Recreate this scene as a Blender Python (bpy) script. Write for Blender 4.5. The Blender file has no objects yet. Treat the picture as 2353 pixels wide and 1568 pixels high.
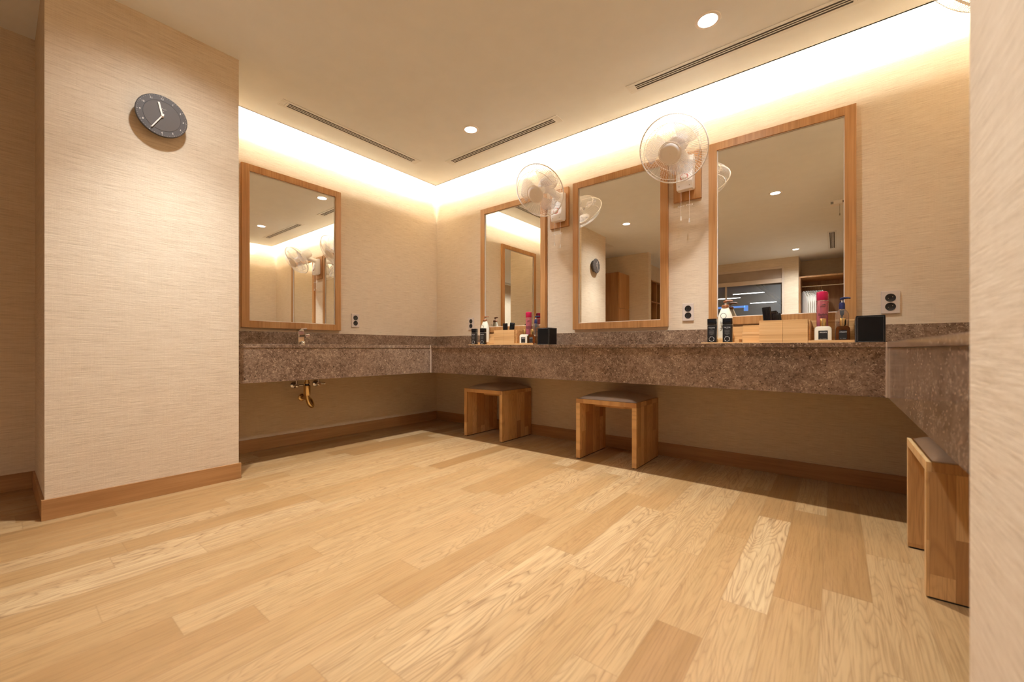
import bpy, bmesh, math, random
from mathutils import Vector, Matrix
random.seed(7)
S = bpy.context.scene
COL = S.collection
PI = math.pi

# ------------------------------------------------------------------ camera, world, exposure
cam_d = bpy.data.cameras.new('camera')
cam_d.sensor_fit = 'HORIZONTAL'
cam_d.sensor_width = 36.0
cam_d.lens = 940.0 / 2353.0 * 36.0
cam_d.shift_y = 17.3 / 2353.0
cam_d.clip_start = 0.02
cam_d.clip_end = 60
cam_d.dof.use_dof = True
cam_d.dof.focus_distance = 3.0
cam_d.dof.aperture_fstop = 2.8
cam = bpy.data.objects.new('camera', cam_d)
cam.location = (3.377, -2.954, 0.76)
cam.rotation_euler = (PI / 2, 0, 0.67)
COL.objects.link(cam)
S.camera = cam

w = bpy.data.worlds.new('world')
S.world = w
w.use_nodes = True
w.node_tree.nodes['Background'].inputs[0].default_value = (0.02, 0.022, 0.03, 1)
w.node_tree.nodes['Background'].inputs[1].default_value = 0.2

S.view_settings.view_transform = 'Standard'
S.view_settings.look = 'None'
S.view_settings.gamma = 1.0
S.view_settings.use_curve_mapping = False
S.view_settings.exposure = 0.42
S.cycles.use_denoising = True
S.cycles.max_bounces = 8
S.cycles.adaptive_threshold = 0.02
S.cycles.diffuse_bounces = 6
S.cycles.glossy_bounces = 6
S.cycles.transmission_bounces = 8
S.cycles.caustics_reflective = False
S.cycles.caustics_refractive = False
S.cycles.sample_clamp_indirect = 6.0

SPOT_COLOR = (0.90, 0.96, 1.0)
COVE_COLOR = (1.0, 0.985, 0.84)
SPOT_POWER = 130.0       # hot centre of each downlight
FIELD_POWER = 34.0       # weak wide field of each downlight
COVE_POWER = 33.0        # watts per metre of light strip

H = 2.45                 # ceiling height
XC = 4.09                # right hand wall of the vanity niche
YE = -2.07               # where the niche ends
CD = 0.54                # counter depth
CT = 0.788               # counter top height
G = 0.115                # width of the light slot along the walls


# ------------------------------------------------------------------ material helpers
class NT:
    def __init__(self, name):
        self.m = bpy.data.materials.new(name)
        self.m.use_nodes = True
        self.t = self.m.node_tree
        self.b = self.t.nodes['Principled BSDF']

    def n(self, typ, **kw):
        nd = self.t.nodes.new(typ)
        for k, v in kw.items():
            if k == 'inp':
                for kk, vv in v.items():
                    nd.inputs[kk].default_value = vv
            else:
                setattr(nd, k, v)
        return nd

    def l(self, a, b):
        self.t.links.new(a, b)

    def math(self, op, a, b=None, clamp=False):
        nd = self.n('ShaderNodeMath', operation=op, use_clamp=clamp)
        for i, v in enumerate((a, b)):
            if v is None:
                continue
            if isinstance(v, (int, float)):
                nd.inputs[i].default_value = v
            else:
                self.l(v, nd.inputs[i])
        return nd.outputs[0]

    def mapping(self, vec, scale=(1, 1, 1), loc=(0, 0, 0)):
        nd = self.n('ShaderNodeMapping')
        nd.inputs['Scale'].default_value = scale
        nd.inputs['Location'].default_value = loc
        self.l(vec, nd.inputs['Vector'])
        return nd.outputs[0]

    def noise(self, vec, scale=1.0, detail=2.0, rough=0.5, dist=0.0):
        nd = self.n('ShaderNodeTexNoise')
        nd.inputs['Scale'].default_value = scale
        nd.inputs['Detail'].default_value = detail
        nd.inputs['Roughness'].default_value = rough
        nd.inputs['Distortion'].default_value = dist
        self.l(vec, nd.inputs['Vector'])
        return nd.outputs[0]

    def ramp(self, fac, stops, interp='LINEAR'):
        nd = self.n('ShaderNodeValToRGB')
        cr = nd.color_ramp
        cr.interpolation = interp
        while len(cr.elements) < len(stops):
            cr.elements.new(0.5)
        for e, (p, c) in zip(cr.elements, stops):
            e.position = p
            if isinstance(c, (int, float)):
                c = (c, c, c)
            e.color = (*c, 1)
        self.l(fac, nd.inputs[0])
        return nd.outputs[0]

    def mix(self, fac, a, b, mode='MIX'):
        nd = self.n('ShaderNodeMix', data_type='RGBA', blend_type=mode)
        for sock, v in ((nd.inputs[0], fac), (nd.inputs[6], a), (nd.inputs[7], b)):
            if isinstance(v, (int, float)):
                sock.default_value = v
            elif isinstance(v, tuple):
                sock.default_value = (*v, 1)
            else:
                self.l(v, sock)
        return nd.outputs[2]

    def bump(self, height, strength=0.2, dist=0.01):
        nd = self.n('ShaderNodeBump')
        nd.inputs['Strength'].default_value = strength
        nd.inputs['Distance'].default_value = dist
        self.l(height, nd.inputs['Height'])
        self.l(nd.outputs[0], self.b.inputs['Normal'])

    def pos(self):
        return self.n('ShaderNodeNewGeometry').outputs['Position']

    def obj(self):
        # object coordinates, shifted by a per-object random amount
        tc = self.n('ShaderNodeTexCoord').outputs['Object']
        rnd = self.n('ShaderNodeObjectInfo').outputs['Random']
        off = self.math('MULTIPLY', rnd, 37.0)
        v = self.n('ShaderNodeVectorMath', operation='ADD')
        self.l(tc, v.inputs[0])
        cb = self.n('ShaderNodeCombineXYZ')
        for i in range(3):
            self.l(off, cb.inputs[i])
        self.l(cb.outputs[0], v.inputs[1])
        return v.outputs[0]

    def color(self, c):
        if isinstance(c, tuple):
            self.b.inputs['Base Color'].default_value = (*c, 1)
        else:
            self.l(c, self.b.inputs['Base Color'])

    def set(self, **kw):
        for k, v in kw.items():
            self.b.inputs[k.replace('_', ' ')].default_value = v
        return self


def srgb(r, g, b):
    f = lambda v: (v / 255 / 12.92) if v / 255 <= 0.04045 else ((v / 255 + 0.055) / 1.055) ** 2.4
    return (f(r), f(g), f(b))


def plain(name, c, rough=0.5, metal=0.0, noise=0.04, **kw):
    """A nearly even material with a faint procedural variation."""
    t = NT(name)
    f = t.noise(t.obj(), 9.0, 3.0)
    d = tuple(max(0, v * (1 - noise)) for v in c)
    e = tuple(min(1, v * (1 + noise)) for v in c)
    t.color(t.ramp(f, [(0.3, d), (0.7, e)]))
    t.set(Roughness=rough, Metallic=metal, **kw)
    return t.m


def emit(name, c, strength):
    t = NT(name)
    t.color((0.8, 0.8, 0.8))
    t.b.inputs['Emission Color'].default_value = (*c, 1)
    t.b.inputs['Emission Strength'].default_value = strength
    return t.m


def mat_wallpaper():
    t = NT('wallpaper')
    p = t.pos()
    streak = t.noise(t.mapping(p, (9, 9, 330)), 1.0, 4.0, 0.6, 0.15)
    fine = t.noise(t.mapping(p, (38, 38, 760)), 1.0, 2.0, 0.6)
    weave = t.noise(t.mapping(p, (420, 420, 9)), 1.0, 2.0, 0.5)
    patch = t.noise(p, 2.2, 3.0)
    s = t.math('ADD', t.math('MULTIPLY', streak, 0.62), t.math('MULTIPLY', fine, 0.28))
    s = t.math('ADD', s, t.math('MULTIPLY', weave, 0.10))
    c = t.ramp(s, [(0.36, (0.56, 0.435, 0.305)), (0.46, (0.70, 0.565, 0.42)), (0.55, (0.755, 0.625, 0.475)), (0.66, (0.83, 0.71, 0.56))])
    c = t.mix(t.math('MULTIPLY', patch, 0.22), c, (0.63, 0.50, 0.34), 'MIX')
    t.color(c)
    t.set(Roughness=0.75)
    t.b.inputs['Specular IOR Level'].default_value = 0.25
    t.bump(s, 0.35, 0.004)
    return t.m


def mat_floor():
    t = NT('oak_plank_floor')
    p = t.pos()
    sp = t.n('ShaderNodeSeparateXYZ')
    t.l(p, sp.inputs[0])
    x, y = sp.outputs[0], sp.outputs[1]
    W = 0.12
    u = t.math('DIVIDE', t.math('ADD', x, 0.017), W)
    colid = t.math('FLOOR', u)
    fx = t.math('FRACT', u)
    r1 = t.n('ShaderNodeTexWhiteNoise', noise_dimensions='1D')
    t.l(colid, r1.inputs['W'])
    r1b = t.n('ShaderNodeTexWhiteNoise', noise_dimensions='1D')
    t.l(t.math('ADD', colid, 51.3), r1b.inputs['W'])
    ln = t.math('ADD', t.math('MULTIPLY', r1b.outputs[0], 0.40), 0.60)
    v = t.math('ADD', t.math('DIVIDE', y, ln), t.math('MULTIPLY', r1.outputs[0], 7.0))
    rowid = t.math('FLOOR', v)
    fy = t.math('FRACT', v)
    cid = t.n('ShaderNodeCombineXYZ')
    t.l(colid, cid.inputs[0])
    t.l(rowid, cid.inputs[1])
    r2 = t.n('ShaderNodeTexWhiteNoise', noise_dimensions='3D')
    t.l(cid.outputs[0], r2.inputs['Vector'])
    rv, rc = r2.outputs[0], r2.outputs[1]
    rs = t.n('ShaderNodeSeparateColor')
    t.l(rc, rs.inputs[0])
    # grain space: shift each plank somewhere else
    g = t.n('ShaderNodeCombineXYZ')
    t.l(t.math('ADD', x, t.math('MULTIPLY', rv, 31.0)), g.inputs[0])
    t.l(t.math('ADD', y, t.math('MULTIPLY', rs.outputs[1], 53.0)), g.inputs[1])
    t.l(t.math('MULTIPLY', rs.outputs[2], 17.0), g.inputs[2])
    gv = g.outputs[0]
    low = t.noise(t.mapping(gv, (9.0, 1.1, 1)), 1.0, 2.5, 0.45, 0.25)
    cont = t.math('FRACT', t.math('MULTIPLY', low, 30.0))
    line = t.ramp(cont, [(0.0, 1.0), (0.10, 0.45), (0.40, 0.05), (0.75, 0.0), (0.94, 0.45), (1.0, 1.0)])
    broad = t.noise(t.mapping(gv, (26, 1.6, 1)), 1.0, 3.0, 0.6, 0.2)
    pores = t.noise(t.mapping(gv, (190, 5, 1)), 1.0, 4.0, 0.65)
    amt = t.ramp(rs.outputs[0], [(0.1, 0.20), (0.5, 0.50), (0.8, 0.90), (1.0, 1.0)])
    tone = t.ramp(rv, [(0.0, (0.300, 0.158, 0.056)), (0.15, (0.370, 0.213, 0.085)), (0.42, (0.430, 0.267, 0.119)),
                       (0.75, (0.485, 0.318, 0.155)), (1.0, (0.555, 0.385, 0.205))])
    c = t.mix(t.ramp(broad, [(0.33, 0.0), (0.66, 0.75)]), tone, t.mix(0.55, tone, (0.42, 0.225, 0.085)))
    dark = t.mix(0.90, tone, (0.175, 0.075, 0.022))
    c = t.mix(t.math('MULTIPLY', t.math('MULTIPLY', line, amt), t.ramp(broad, [(0.3, 0.35), (0.65, 1.0)])), c, dark)
    c = t.mix(t.ramp(pores, [(0.36, 0.42), (0.52, 0.0)]), c, dark)
    ex = t.math('MINIMUM', fx, t.math('SUBTRACT', 1.0, fx))
    ey = t.math('MULTIPLY', t.math('MINIMUM', fy, t.math('SUBTRACT', 1.0, fy)), 5.0)
    seam = t.ramp(t.math('MINIMUM', ex, ey), [(0.0, 0.42), (0.010, 0.25), (0.017, 0.0)])
    c = t.mix(seam, c, (0.25, 0.13, 0.05))
    t.color(c)
    rr = t.n('ShaderNodeMapRange', inp={1: 0.3, 2: 0.7, 3: 0.36, 4: 0.48})
    t.l(broad, rr.inputs[0])
    t.l(rr.outputs[0], t.b.inputs['Roughness'])
    t.b.inputs['Specular IOR Level'].default_value = 0.4
    t.bump(t.math('SUBTRACT', t.math('MULTIPLY', pores, 0.25), seam), 0.12, 0.002)
    return t.m


def mat_marble():
    t = NT('brown_marble')
    p = t.pos()
    warp = t.n('ShaderNodeTexNoise')
    warp.inputs['Scale'].default_value = 38.0
    warp.inputs['Detail'].default_value = 5.0
    t.l(p, warp.inputs['Vector'])
    vm = t.n('ShaderNodeVectorMath', operation='SCALE')
    t.l(warp.outputs['Color'], vm.inputs[0])
    vm.inputs['Scale'].default_value = 0.028
    ad = t.n('ShaderNodeVectorMath', operation='ADD')
    t.l(p, ad.inputs[0])
    t.l(vm.outputs[0], ad.inputs[1])
    q = ad.outputs[0]
    def cells(scale):
        v = t.n('ShaderNodeTexVoronoi', feature='F1')
        v.inputs['Scale'].default_value = scale
        t.l(q, v.inputs['Vector'])
        s_ = t.n('ShaderNodeSeparateColor')
        t.l(v.outputs['Color'], s_.inputs[0])
        return s_.outputs[0], s_.outputs[1]
    ca, cb_ = cells(60.0)
    cc, cd = cells(210.0)
    cloud = t.noise(p, 4.5, 4.0, 0.6, 0.3)
    fbm = t.noise(p, 66.0, 8.0, 0.78, 0.5)
    v = t.math('ADD', t.math('MULTIPLY', fbm, 0.62), t.math('MULTIPLY', ca, 0.10))
    v = t.math('ADD', v, t.math('MULTIPLY', cc, 0.08))
    v = t.math('ADD', v, t.math('MULTIPLY', cloud, 0.32))
    base = t.ramp(v, [(0.35, (0.045, 0.026, 0.015)), (0.46, (0.125, 0.075, 0.047)), (0.55, (0.205, 0.130, 0.085)),
                      (0.66, (0.285, 0.190, 0.128)), (0.80, (0.42, 0.30, 0.205))])
    # dark fossil specks and thin pale veins
    base = t.mix(t.ramp(cd, [(0.955, 0.0), (0.975, 0.8)]), base, (0.035, 0.020, 0.012))
    base = t.mix(t.ramp(cd, [(0.035, 0.75), (0.06, 0.0)]), base, (0.50, 0.37, 0.26))
    ridge = t.math('ABSOLUTE', t.math('SUBTRACT', t.noise(q, 17.0, 3.0, 0.6, 0.5), 0.5))
    keep = t.noise(p, 9.0, 2.0)
    vein = t.math('MULTIPLY', t.ramp(ridge, [(0.0, 1.0), (0.012, 0.0)]), t.ramp(keep, [(0.47, 0.0), (0.60, 0.75)]))
    t.color(t.mix(vein, base, (0.58, 0.43, 0.29)))
    t.set(Roughness=0.17)
    t.b.inputs['Specular IOR Level'].default_value = 0.42
    return t.m


def mat_veneer(name, lo, mid, hi, axis='Z', freq=120, rough=0.45, world=False):
    """Straight-grained veneer, grain running along one axis."""
    t = NT(name)
    p = t.pos() if world else t.obj()
    k = {'X': (2.5, freq, freq), 'Y': (freq, 2.5, freq), 'Z': (freq, freq, 2.5)}[axis]
    a = t.noise(t.mapping(p, k), 1.0, 3.0, 0.6, 0.1)
    k2 = tuple(v * 0.16 if v > 3 else v * 0.5 for v in k)
    b = t.noise(t.mapping(p, k2), 1.0, 2.0, 0.5, 0.2)
    s = t.math('ADD', t.math('MULTIPLY', a, 0.55), t.math('MULTIPLY', b, 0.45))
    t.color(t.ramp(s, [(0.36, lo), (0.50, mid), (0.64, hi)]))
    t.set(Roughness=rough)
    return t.m


def mat_staves(name, axis, across, stave=0.048, length=0.26):
    """Finger-jointed solid wood: narrow staves with their own tone and ring figure."""
    t = NT(name)
    p = t.obj()
    sp = t.n('ShaderNodeSeparateXYZ')
    t.l(p, sp.inputs[0])
    al, ac = sp.outputs['XYZ'.index(axis)], sp.outputs['XYZ'.index(across)]
    u = t.math('DIVIDE', ac, stave)
    ci = t.math('FLOOR', u)
    fu = t.math('FRACT', u)
    r1 = t.n('ShaderNodeTexWhiteNoise', noise_dimensions='1D')
    t.l(ci, r1.inputs['W'])
    v = t.math('ADD', t.math('DIVIDE', al, length), t.math('MULTIPLY', r1.outputs[0], 5.0))
    ri = t.math('FLOOR', v)
    cb = t.n('ShaderNodeCombineXYZ')
    t.l(ci, cb.inputs[0])
    t.l(ri, cb.inputs[1])
    r2 = t.n('ShaderNodeTexWhiteNoise', noise_dimensions='3D')
    t.l(cb.outputs[0], r2.inputs['Vector'])
    rs = t.n('ShaderNodeSeparateColor')
    t.l(r2.outputs[1], rs.inputs[0])
    g = t.n('ShaderNodeCombineXYZ')
    t.l(t.math('ADD', ac, t.math('MULTIPLY', rs.outputs[0], 9.0)), g.inputs[0])
    t.l(t.math('ADD', al, t.math('MULTIPLY', rs.outputs[1], 23.0)), g.inputs[1])
    low = t.noise(t.mapping(g.outputs[0], (13, 2.2, 1)), 1.0, 1.0, 0.4, 0.2)
    ring = t.ramp(t.math('FRACT', t.math('MULTIPLY', low, 15.0)), [(0.0, 0.9), (0.25, 0.25), (0.7, 0.0), (1.0, 0.9)])
    fib = t.noise(t.mapping(g.outputs[0], (240, 7, 1)), 1.0, 2.0, 0.6)
    tone = t.ramp(r2.outputs[0], [(0.0, (0.46, 0.23, 0.082)), (0.3, (0.60, 0.33, 0.125)), (0.6, (0.68, 0.395, 0.16)), (1.0, (0.78, 0.49, 0.22))])
    c = t.mix(t.math('MULTIPLY', ring, t.math('ADD', t.math('MULTIPLY', rs.outputs[2], 0.45), 0.12)), tone, t.mix(0.7, tone, (0.24, 0.09, 0.027)))
    c = t.mix(t.ramp(fib, [(0.34, 0.3), (0.5, 0.0)]), c, (0.28, 0.115, 0.037))
    e = t.math('MINIMUM', fu, t.math('SUBTRACT', 1.0, fu))
    c = t.mix(t.ramp(e, [(0.0, 0.4), (0.02, 0.0)]), c, (0.22, 0.09, 0.03))
    t.color(c)
    t.set(Roughness=0.38)
    return t.m


M = {}
M['wallpaper'] = mat_wallpaper()
M['floor'] = mat_floor()
M['marble'] = mat_marble()
M['ceiling'] = plain('ceiling_paint', (0.89, 0.91, 0.93), 0.85, noise=0.015)
M['frame'] = mat_veneer('oak_veneer', (0.34, 0.150, 0.046), (0.43, 0.205, 0.068), (0.51, 0.265, 0.100))
M['skirting'] = mat_veneer('oak_skirting', (0.33, 0.155, 0.055), (0.41, 0.205, 0.077), (0.48, 0.255, 0.105), 'X', 60, world=True)
M['skirting_y'] = mat_veneer('oak_skirting_along', (0.33, 0.155, 0.055), (0.41, 0.205, 0.077), (0.48, 0.255, 0.105), 'Y', 60, world=True)
M['stave_z'] = mat_staves('pine_staves_upright', 'Z', 'Y', 0.055, 0.42)
M['stave_x'] = mat_staves('pine_staves_rail', 'X', 'Y', 0.10, 0.30)
M['bamboo'] = mat_veneer('bamboo', (0.46, 0.235, 0.080), (0.66, 0.39, 0.165), (0.74, 0.475, 0.225), 'X', 420, 0.4)
M['leather'] = plain('beige_leather', (0.66, 0.52, 0.42), 0.42, noise=0.06)
t = NT('mirror_glass'); t.color((0.95, 0.95, 0.915)); t.set(Metallic=1.0, Roughness=0.0); M['mirror'] = t.m
M['white_plastic'] = plain('white_plastic', (0.92, 0.87, 0.84), 0.35, noise=0.02)
M['cream_plastic'] = plain('cream_plastic', (0.84, 0.77, 0.62), 0.35, noise=0.02)
t = NT('clear_blue_blade'); t.color((0.62, 0.58, 0.66)); t.set(Roughness=0.12, Alpha=0.45); M['blade'] = t.m
M['chrome'] = plain('chrome', (0.78, 0.76, 0.74), 0.08, 1.0, noise=0.02)
M['brass'] = plain('satin_brass', (0.72, 0.52, 0.25), 0.22, 1.0, noise=0.05)
M['black'] = plain('black_plastic', (0.012, 0.011, 0.011), 0.32)
M['black_leather'] = plain('black_leather', (0.008, 0.007, 0.0065), 0.55, noise=0.2)
M['black_leather'].node_tree.nodes['Principled BSDF'].inputs['Specular IOR Level'].default_value = 0.12
M['black_gloss'] = plain('black_gloss', (0.006, 0.006, 0.007), 0.12)
M['stitch'] = plain('pale_thread', (0.34, 0.32, 0.30), 0.6)
M['outlet'] = plain('champagne_plate', (0.66, 0.55, 0.47), 0.3, noise=0.02)
M['clock_dark'] = plain('clock_rim', (0.060, 0.047, 0.042), 0.6)
M['clock_dial'] = plain('clock_dial', (0.105, 0.084, 0.074), 0.65)
M['clock_ring'] = plain('clock_ring', (0.085, 0.068, 0.061), 0.6)
M['ivory'] = plain('ivory_paint', (0.86, 0.78, 0.70), 0.5, noise=0.02)
M['red'] = plain('red_dial_line', (0.45, 0.06, 0.035), 0.4)
M['pink'] = plain('magenta_cap', (0.47, 0.008, 0.065), 0.22)
M['rose'] = plain('rose_can', (0.46, 0.125, 0.155), 0.22, 0.45)
M['navy'] = plain('navy_pump', (0.012, 0.018, 0.085), 0.3)
M['brown_pump'] = plain('brown_pump', (0.27, 0.095, 0.035), 0.35)
M['brown_ink'] = plain('brown_ink', (0.11, 0.055, 0.03), 0.6)
M['black_ink'] = plain('black_ink', (0.010, 0.009, 0.010), 0.5)
M['white_ink'] = plain('white_ink', (0.80, 0.78, 0.75), 0.5)
M['grey_ink'] = plain('grey_ink', (0.30, 0.28, 0.26), 0.5)
t = NT('amber_glass'); t.color((0.42, 0.14, 0.03)); t.set(Roughness=0.04, IOR=1.4); t.b.inputs['Transmission Weight'].default_value = 0.92; M['amber'] = t.m
t = NT('clear_plastic'); t.color((0.93, 0.91, 0.92)); t.set(Roughness=0.03, IOR=1.2); t.b.inputs['Transmission Weight'].default_value = 0.95; M['clear'] = t.m
M['pale_strip'] = plain('pale_corner_strip', (0.62, 0.47, 0.35), 0.4)
M['vent'] = plain('vent_paint', (0.83, 0.83, 0.83), 0.6, noise=0.02)
M['vent_dark'] = plain('vent_slot_painted_shade', (0.035, 0.022, 0.015), 0.8)
M['cabinet'] = mat_veneer('locker_veneer', (0.26, 0.115, 0.040), (0.34, 0.16, 0.058), (0.40, 0.20, 0.078), 'Z', 60)
M['dark_wood'] = mat_veneer('closet_veneer', (0.20, 0.085, 0.030), (0.27, 0.12, 0.044), (0.32, 0.15, 0.058), 'Z', 60)
M['gown'] = plain('white_cotton', (0.90, 0.86, 0.80), 0.85, noise=0.03)
M['blind'] = plain('roller_blind_cloth', (0.44, 0.34, 0.27), 0.8)
M['alu'] = plain('painted_window_profile', (0.70, 0.57, 0.46), 0.5)
t = NT('window_pane'); t.color((0.9, 0.93, 0.97)); t.set(Roughness=0.0, Alpha=0.12); M['pane'] = t.m
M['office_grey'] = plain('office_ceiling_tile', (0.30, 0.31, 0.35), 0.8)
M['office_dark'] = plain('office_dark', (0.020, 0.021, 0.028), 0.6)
M['rubber'] = plain('black_rubber_pad', (0.015, 0.013, 0.012), 0.8)
M['lamp_on'] = emit('downlight_lens_lit', (1.0, 0.93, 0.84), 9.0)
M['tube_on'] = emit('fluorescent_lit', (0.90, 0.93, 1.0), 14.0)
M['blue_on'] = emit('blue_sign_lit', (0.03, 0.22, 0.75), 0.9)
M['led_on'] = emit('led_strip_lit', (1.0, 0.86, 0.62), 1.0)


# ------------------------------------------------------------------ mesh helpers
class MB:
    """Collects shapes in one bmesh; build() links it as one object."""
    def __init__(self):
        self.bm = bmesh.new()

    def box(self, x0, x1, y0, y1, z0, z1, bev=0.0, mi=0):
        if x0 > x1: x0, x1 = x1, x0
        if y0 > y1: y0, y1 = y1, y0
        if z0 > z1: z0, z1 = z1, z0
        b = bmesh.new()
        bmesh.ops.create_cube(b, size=1.0)
        for v in b.verts:
            v.co = Vector(((x0 + x1) / 2 + v.co.x * (x1 - x0), (y0 + y1) / 2 + v.co.y * (y1 - y0), (z0 + z1) / 2 + v.co.z * (z1 - z0)))
        if bev > 0:
            bmesh.ops.bevel(b, geom=b.edges[:], offset=bev, segments=2, affect='EDGES', profile=0.6)
        self._merge(b, mi=mi)
        return self

    def _merge(self, b, mat=None, mi=0):
        if mat is not None:
            b.transform(mat)
        b.normal_update()
        mp = {}
        for v in b.verts:
            mp[v] = self.bm.verts.new(v.co)
        for f in b.faces:
            try:
                nf = self.bm.faces.new([mp[v] for v in f.verts])
                nf.material_index = mi
            except ValueError:
                pass
        b.free()

    def poly(self, pts, z0, z1, axis='Z', bev=0.0, mi=0, mat=None):
        """A polygon extruded between two levels of one axis; pts are the other two coordinates."""
        b = bmesh.new()
        def put(p, h):
            if axis == 'Z': return Vector((p[0], p[1], h))
            if axis == 'Y': return Vector((p[0], h, p[1]))
            return Vector((h, p[0], p[1]))
        lo = [b.verts.new(put(p, z0)) for p in pts]
        hi = [b.verts.new(put(p, z1)) for p in pts]
        n = len(pts)
        b.faces.new(lo[::-1]); b.faces.new(hi)
        for i in range(n):
            b.faces.new((lo[i], lo[(i + 1) % n], hi[(i + 1) % n], hi[i]))
        bmesh.ops.recalc_face_normals(b, faces=b.faces[:])
        if bev > 0:
            bmesh.ops.bevel(b, geom=b.edges[:], offset=bev, segments=2, affect='EDGES', profile=0.6)
        self._merge(b, mat, mi)
        return self

    def lathe(self, prof, seg=32, mat=None, mi=0, sx=1.0, sy=1.0):
        """Turn a (radius, height) profile about Z."""
        b = bmesh.new()
        rings = []
        for r, z in prof:
            if r <= 1e-6:
                rings.append([b.verts.new((0, 0, z))])
            else:
                rings.append([b.verts.new((r * sx * math.cos(2 * PI * i / seg), r * sy * math.sin(2 * PI * i / seg), z)) for i in range(seg)])
        for a, c in zip(rings, rings[1:]):
            for i in range(seg):
                j = (i + 1) % seg
                if len(a) == 1 and len(c) == 1:
                    continue
                if len(a) == 1:
                    b.faces.new((a[0], c[j], c[i]))
                elif len(c) == 1:
                    b.faces.new((a[i], a[j], c[0]))
                else:
                    b.faces.new((a[i], a[j], c[j], c[i]))
        bmesh.ops.recalc_face_normals(b, faces=b.faces[:])
        self._merge(b, mat, mi)
        return self

    def tube(self, pts, r, seg=6, cyclic=False, mi=0, mat=None):
        pts = [Vector(p) for p in pts]
        n = len(pts)
        b = bmesh.new()
        rings = []
        ref = None
        for i, p in enumerate(pts):
            if cyclic:
                d = pts[(i + 1) % n] - pts[i - 1]
            else:
                d = pts[min(i + 1, n - 1)] - pts[max(i - 1, 0)]
            d.normalize()
            if ref is None:
                ref = d.orthogonal().normalized()
            ref = (ref - d * ref.dot(d))
            ref = ref.normalized() if ref.length > 1e-6 else d.orthogonal().normalized()
            s = d.cross(ref)
            rr = r[i] if isinstance(r, (list, tuple)) else r
            rings.append([b.verts.new(p + (ref * math.cos(2 * PI * k / seg) + s * math.sin(2 * PI * k / seg)) * rr) for k in range(seg)])
        rng = range(n) if cyclic else range(n - 1)
        for i in rng:
            a, c = rings[i], rings[(i + 1) % n]
            for k in range(seg):
                m = (k + 1) % seg
                b.faces.new((a[k], a[m], c[m], c[k]))
        if not cyclic:
            b.faces.new(rings[0][::-1]); b.faces.new(rings[-1])
        self._merge(b, mat, mi)
        return self

    def grid(self, fn, nu, nv, mi=0):
        vs = [[self.bm.verts.new(fn(i / nu, j / nv)) for j in range(nv + 1)] for i in range(nu + 1)]
        for i in range(nu):
            for j in range(nv):
                f = self.bm.faces.new((vs[i][j], vs[i + 1][j], vs[i + 1][j + 1], vs[i][j + 1]))
                f.material_index = mi
        return self

    def build(self, name, mats, parent=None, loc=None, rot=None, smooth=35):
        bm = self.bm
        bm.normal_update()
        for f in bm.faces:
            f.smooth = smooth > 0
        lim = math.radians(smooth)
        for e in bm.edges:
            e.smooth = len(e.link_faces) == 2 and e.calc_face_angle(0) < lim
        me = bpy.data.meshes.new(name)
        bm.to_mesh(me)
        bm.free()
        if not isinstance(mats, (list, tuple)):
            mats = [mats]
        for m in mats:
            me.materials.append(m)
        o = bpy.data.objects.new(name, me)
        COL.objects.link(o)
        if parent is not None:
            o.parent = parent
        if loc is not None:
            o.location = loc
        if rot is not None:
            o.rotation_euler = rot
        return o


def tag(o, label=None, cat=None, group=None, kind=None):
    if label: o['label'] = label
    if cat: o['category'] = cat
    if group: o['group'] = group
    if kind: o['kind'] = kind
    return o


def thing(name, label, cat, loc=(0, 0, 0), rotz=0.0, group=None):
    o = bpy.data.objects.new(name, None)
    o.empty_display_size = 0.1
    COL.objects.link(o)
    o.location = loc
    o.rotation_euler = (0, 0, rotz)
    return tag(o, label, cat, group)


KIDS = {}
def children(o):
    return [c for c in bpy.data.objects if c.parent == o]


def dup(o, loc=None, rotz=None, label=None, parent=None):
    c = o.copy()
    COL.objects.link(c)
    if parent is not None:
        c.parent = parent
    if loc is not None:
        c.location = loc
    if rotz is not None:
        c.rotation_euler = (0, 0, rotz)
    if label:
        c['label'] = label
    for ch in children(o):
        dup(ch, parent=c)
    return c


def struct(name, mb, mat, label, cat='wall', smooth=0):
    o = mb.build(name, mat, smooth=smooth)
    return tag(o, label, cat, kind='structure')


def text(body, size, mat, parent, loc, rot, name='lettering', shear=0.0, align='CENTER', spacing=1.0, ext=0.0002):
    cu = bpy.data.curves.new(name, 'FONT')
    cu.body = body
    cu.size = size
    cu.align_x = align
    cu.align_y = 'CENTER'
    cu.shear = shear
    cu.space_character = spacing
    cu.extrude = ext
    cu.resolution_u = 3
    cu.materials.append(mat)
    tmp = bpy.data.objects.new(name, cu)
    COL.objects.link(tmp)
    bpy.context.view_layer.update()
    me = bpy.data.meshes.new_from_object(tmp.evaluated_get(bpy.context.evaluated_depsgraph_get()))
    bpy.data.objects.remove(tmp)
    bpy.data.curves.remove(cu)
    me.name = name
    if not me.materials:
        me.materials.append(mat)
    o = bpy.data.objects.new(name, me)
    COL.objects.link(o)
    o.parent = parent
    o.location = loc
    o.rotation_euler = rot
    return o


# ------------------------------------------------------------------ the room shell
TOP = 2.68
struct('floor', MB().box(-0.2, 4.3, -6.9, 0.15, -0.05, 0.0), M['floor'], 'pale oak plank floor, boards running towards the left wall corner', 'floor')

c = MB()
c.box(G, XC - G, YE, -G, H, H + 0.012)
c.box(-0.1, XC + 0.1, -6.9, YE, H, H + 0.012)
# upstands of the light slots and the lid over them
c.box(G, XC - G, -G - 0.012, -G, H, H + 0.03)
c.box(G, G + 0.012, YE, -G, H, H + 0.03)
c.box(XC - G - 0.012, XC - G, YE, -G, H, H + 0.03)
c.box(0.0, XC, YE, 0.0, TOP - 0.03, TOP - 0.01)
struct('ceiling', c, M['ceiling'], 'smooth beige ceiling with a light slot along the niche walls', 'ceiling')

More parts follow.
